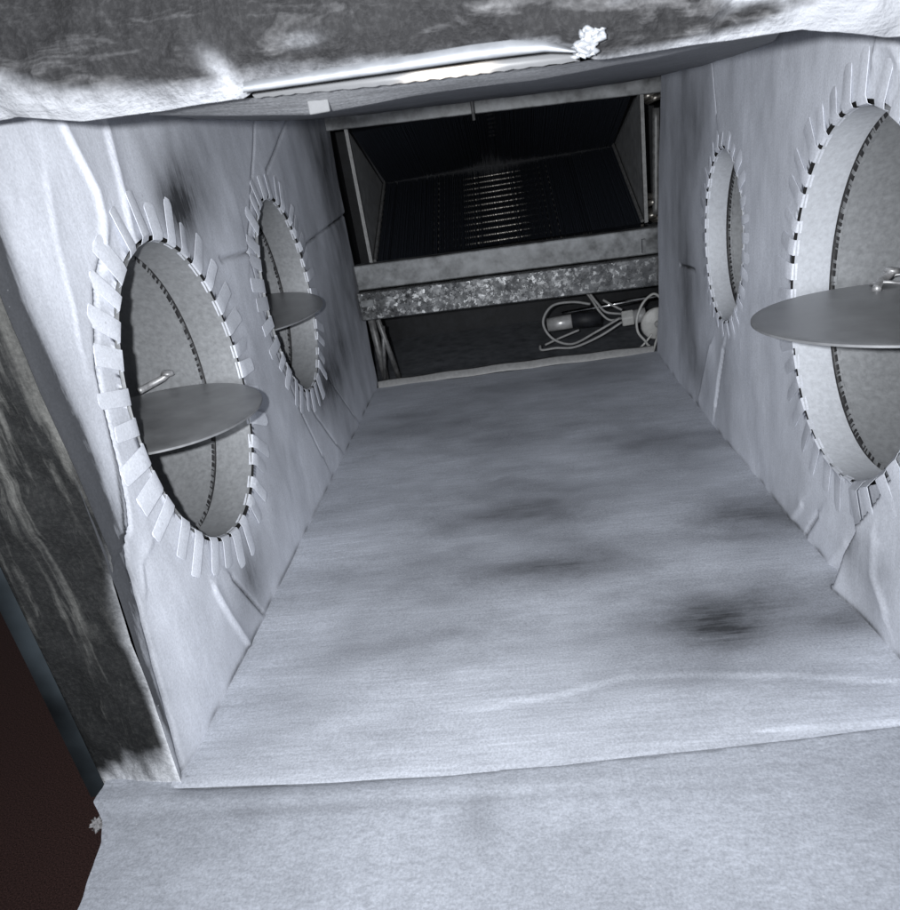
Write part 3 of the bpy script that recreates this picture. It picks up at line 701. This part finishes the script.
pp = [at(656, y, 1, 3.36) for y in (108, 150, 190, 214)]
MB().tube(spline(pp, 4), 0.016, 12).build('header_pipe', M_plate, coil, True)
pin = at(470, 88, 1, 3.2); MB().tube([(pin[0], 3.2, .30), (pin[0], 3.2, 0.125)], 0.007, 8).build('hanger_pin', M_plate, cabn, True)

pan = thing('drain_pan', (0, 3.26, -0.66), 'galvanised steel rail across the far end below the coil', 'rail')
def beam(name, y0, y1, zt, zb, mat, tilt=0.022):
    x0, x1 = -0.715, 0.715
    b = MB().hexa([(x0, y0, zb+tilt), (x1, y0, zb-tilt*.2), (x1, y1, zb-tilt*.2), (x0, y1, zb+tilt), (x0, y0, zt+tilt), (x1, y0, zt-tilt*.2), (x1, y1, zt-tilt*.2), (x0, y1, zt+tilt)])
    return bevel(b.build(name, mat, pan), 0.006)
beam('upper_rail', 3.26, 3.33, -0.415, -0.530, M_rail)
beam('lower_rail', 3.215, 3.34, -0.534, -0.665, M_spangle)
MB().box((-0.70, 3.20, -0.575), (-0.64, 3.213, -0.545)).build('rail_clip', M_rail, pan)
MB().box((0.60, 3.235, -0.52), (0.615, 3.258, -0.46)).build('rail_bolt', M_rail, pan)
for a, b, r in (((-0.655, 3.30, -0.66), (-0.62, 3.42, -1.04), .014), ((-0.70, 3.36, -0.66), (-0.69, 3.40, -1.04), .02), ((-0.69, 3.36, -0.98), (-0.64, 3.32, -0.70), .010)):
    MB().tube([a, b], r, 6).build('leg', M_plate, pan, True)

# ------------------------------------------------------------------ wiring under the rail
def wire(pts, y, r, label, mat=M_wire, name='electrical_wire', cat='wire', group='loose wires under the rail'):
    P = [at(px, py, 1, y+dy) for px, py, dy in pts]
    o = MB().tube(spline(P, 8), r, 8).build(name, mat, None, True); return tag(o, label, cat, group)
wire([(620,318,0),(596,332,.02),(572,344,-.02),(552,338,-.03),(543,322,0),(552,306,.03),(572,302,.05),(590,304,.06)], 3.42, .0062, 'grey wire looping wide to the left under the rail')
wire([(622,322,0),(600,336,0),(575,347,-.03),(556,348,-.04),(542,350,-.03),(540,346,0)], 3.40, .0062, 'grey wire sagging lowest along the pan to a loose end')
wire([(622,314,0),(606,312,0),(598,304,.03),(590,294,.06)], 3.44, .006, 'short grey wire rising steeply behind the connector')
wire([(623,318,0),(610,320,0),(600,312,.02),(592,300,.05),(586,292,.08)], 3.46, .006, 'short grey wire bent up beside the bright pipe')
wire([(622,310,0),(612,305,.02),(603,300,.04)], 3.46, .006, 'stub of grey wire on top of the connector')
wire([(579,330,0),(560,338,-.01),(545,345,-.02)], 3.50, .006, 'thin straight wire lying on the pan')
wire([(661,308,0),(660,298,.0),(653,294,0),(643,303,-.02),(637,318,-.03),(638,332,-.03),(646,342,-.02),(650,350,0),(649,358,0)], 3.36, .006, 'white wire arched over the round cap', M_white)
wire([(658,335,0),(655,345,0),(652,357,0)], 3.33, .0055, 'white wire dropping straight from the round cap', M_white)
wire([(652,334,0),(645,343,0),(634,354,.0),(630,359,0)], 3.35, .0055, 'white wire slanting down left from the round cap', M_white)
wire([(650,345,0),(644,350,0),(641,358,0)], 3.34, .0055, 'shortest white wire below the round cap', M_white)
a, b = at(562, 314, 1, 3.55), at(664, 295, 1, 3.50)
tag(MB().tube([a, b], .012, 12).build('metal_pipe', M_pipe, None, True), 'shiny thin metal pipe running level behind the wires', 'pipe')
a, b = at(548, 325, 1, 3.52), at(572, 321, 1, 3.50)
con = thing('pipe_fitting', at(575, 330, 1, 3.52), 'dark pipe fitting with a lighter end lying on the pan', 'pipe fitting')
MB().tube([a, b], .036, 14).build('sleeve', M_fit, con, True)
MB().tube([b, at(600, 318, 1, 3.50)], .040, 14).build('hose', M_black, con, True)
con = thing('wire_connector', at(630, 325, 1, 3.42), 'pale plastic plug joining the bundle of wires', 'connector')
a, b, c = at(622, 319, 1, 3.42), at(634, 317, 1, 3.41), at(646, 314, 1, 3.40)
bevel(MB().tube([a, b], .042, 6).build('plug', M_white, con), .006)
MB().tube([b, c], .034, 14).build('collar', M_wire, con, True)
con = thing('round_cap', at(657, 336, 1, 3.38), 'pale round plastic cap beside the right wall', 'cap')
c = at(657, 323, 1, 3.37)
MB().tube([(c[0], 3.37, c[2]), (c[0], 3.362, c[2]), (c[0], 3.355, c[2])], [.078, .078, .070], 32).build('disc', M_white, con, True)
MB().tube([(c[0], 3.356, c[2]), (c[0], 3.34, c[2])], .016, 12).build('knob', M_wire, con, True)

# ------------------------------------------------------------------ small loose things at the mouth
def tuft(px, py, y, r, label, n=70, mat=M_tuft, aspect=(1, 1, 1)):
    c = np.array(at(px, py, 1, y)); mb = MB(); asp = np.array(aspect)
    nu, nv = 26, 18; vv = []
    for j in range(nv+1):
        for i in range(nu):
            a, b = 2*math.pi*i/nu, math.pi*(j/nv-.5)
            d = np.array([math.cos(a)*math.cos(b), math.sin(a)*math.cos(b), math.sin(b)])
            k = 0.62+0.55*mnoise.fractal(tuple(d*1.6+px), .6, 2.2, 4)+0.25*abs(mnoise.noise(tuple(d*5+py)))
            vv.append(c+d*asp*r*max(.15, k))
    mb.add(vv, [(j*nu+i, j*nu+(i+1) % nu, (j+1)*nu+(i+1) % nu, (j+1)*nu+i) for j in range(nv) for i in range(nu)])
    for i in range(n):
        d = rng.normal(size=3); d /= np.linalg.norm(d); a = d*asp*r*.5; b = a+(d*.3+rng.normal(size=3)*.35)*r*asp*.7
        mb.tube(spline([c+a, c+(a+b)/2+rng.normal(size=3)*r*0.12, c+b], 3), [r*.016]*6+[r*.005], 3)
    return tag(mb.build('fibre_tuft', mat, None, True), label, 'fibre tuft')
def scrap(px0, py0, px1, py1, y, label):
    """crumpled torn scrap of foil tape hanging off the board edge"""
    n, k = 22, 26; V = []; F = []
    for i in range(n+1):
        for j in range(k+1):
            u, w = i/n, j/k
            jx = 9*mnoise.noise((w*3.1, 7.7, 0))*(1 if u in (0, 1) else .6)+4*mnoise.noise((w*9, u*3, 2))
            px = px0+(px1-px0)*u+jx-10*(w-.5)+6*mnoise.noise((u*4, w*4, 5)); py = py0+(py1-py0)*w+6*mnoise.noise((u*5, 1.1, 0))
            r = abs(mnoise.noise((u*3.2, w*3.6, 3.3)))+0.5*abs(mnoise.noise((u*7, w*8, 9.1)))
            V.append(at(px, py, 1, y+.006-0.009*r+0.003*w))
    F = [(i*(k+1)+j, (i+1)*(k+1)+j, (i+1)*(k+1)+j+1, i*(k+1)+j+1) for i in range(n) for j in range(k)]
    o = make('tape_scrap', V, F, M_foil, None, True)
    so = o.modifiers.new('thickness', 'SOLIDIFY'); so.thickness = 0.0004
    return tag(o, label, 'tape')
scrap(574, 28, 600, 56, .892, 'crumpled pale tape scrap at the right end of the foil strip')
tuft(97, 824, .845, .014, 'small pinkish tuft at the corner of the folded-down flap', 60)
p = at(318, 103, 1, 1.03)
M_tape = plain_mat('tape', (0.13, 0.133, 0.14), 0.8, 0.1, 100)
lb = MB().box((p[0]-.0145, p[1]-.002, p[2]-.0125), (p[0]+.0145, p[1]+.002, p[2]+.0125)).build('tape_tab', M_tape)
bevel(lb, .006, 4); tag(lb, 'small pale tape tab on the ceiling by the left wall', 'tape')
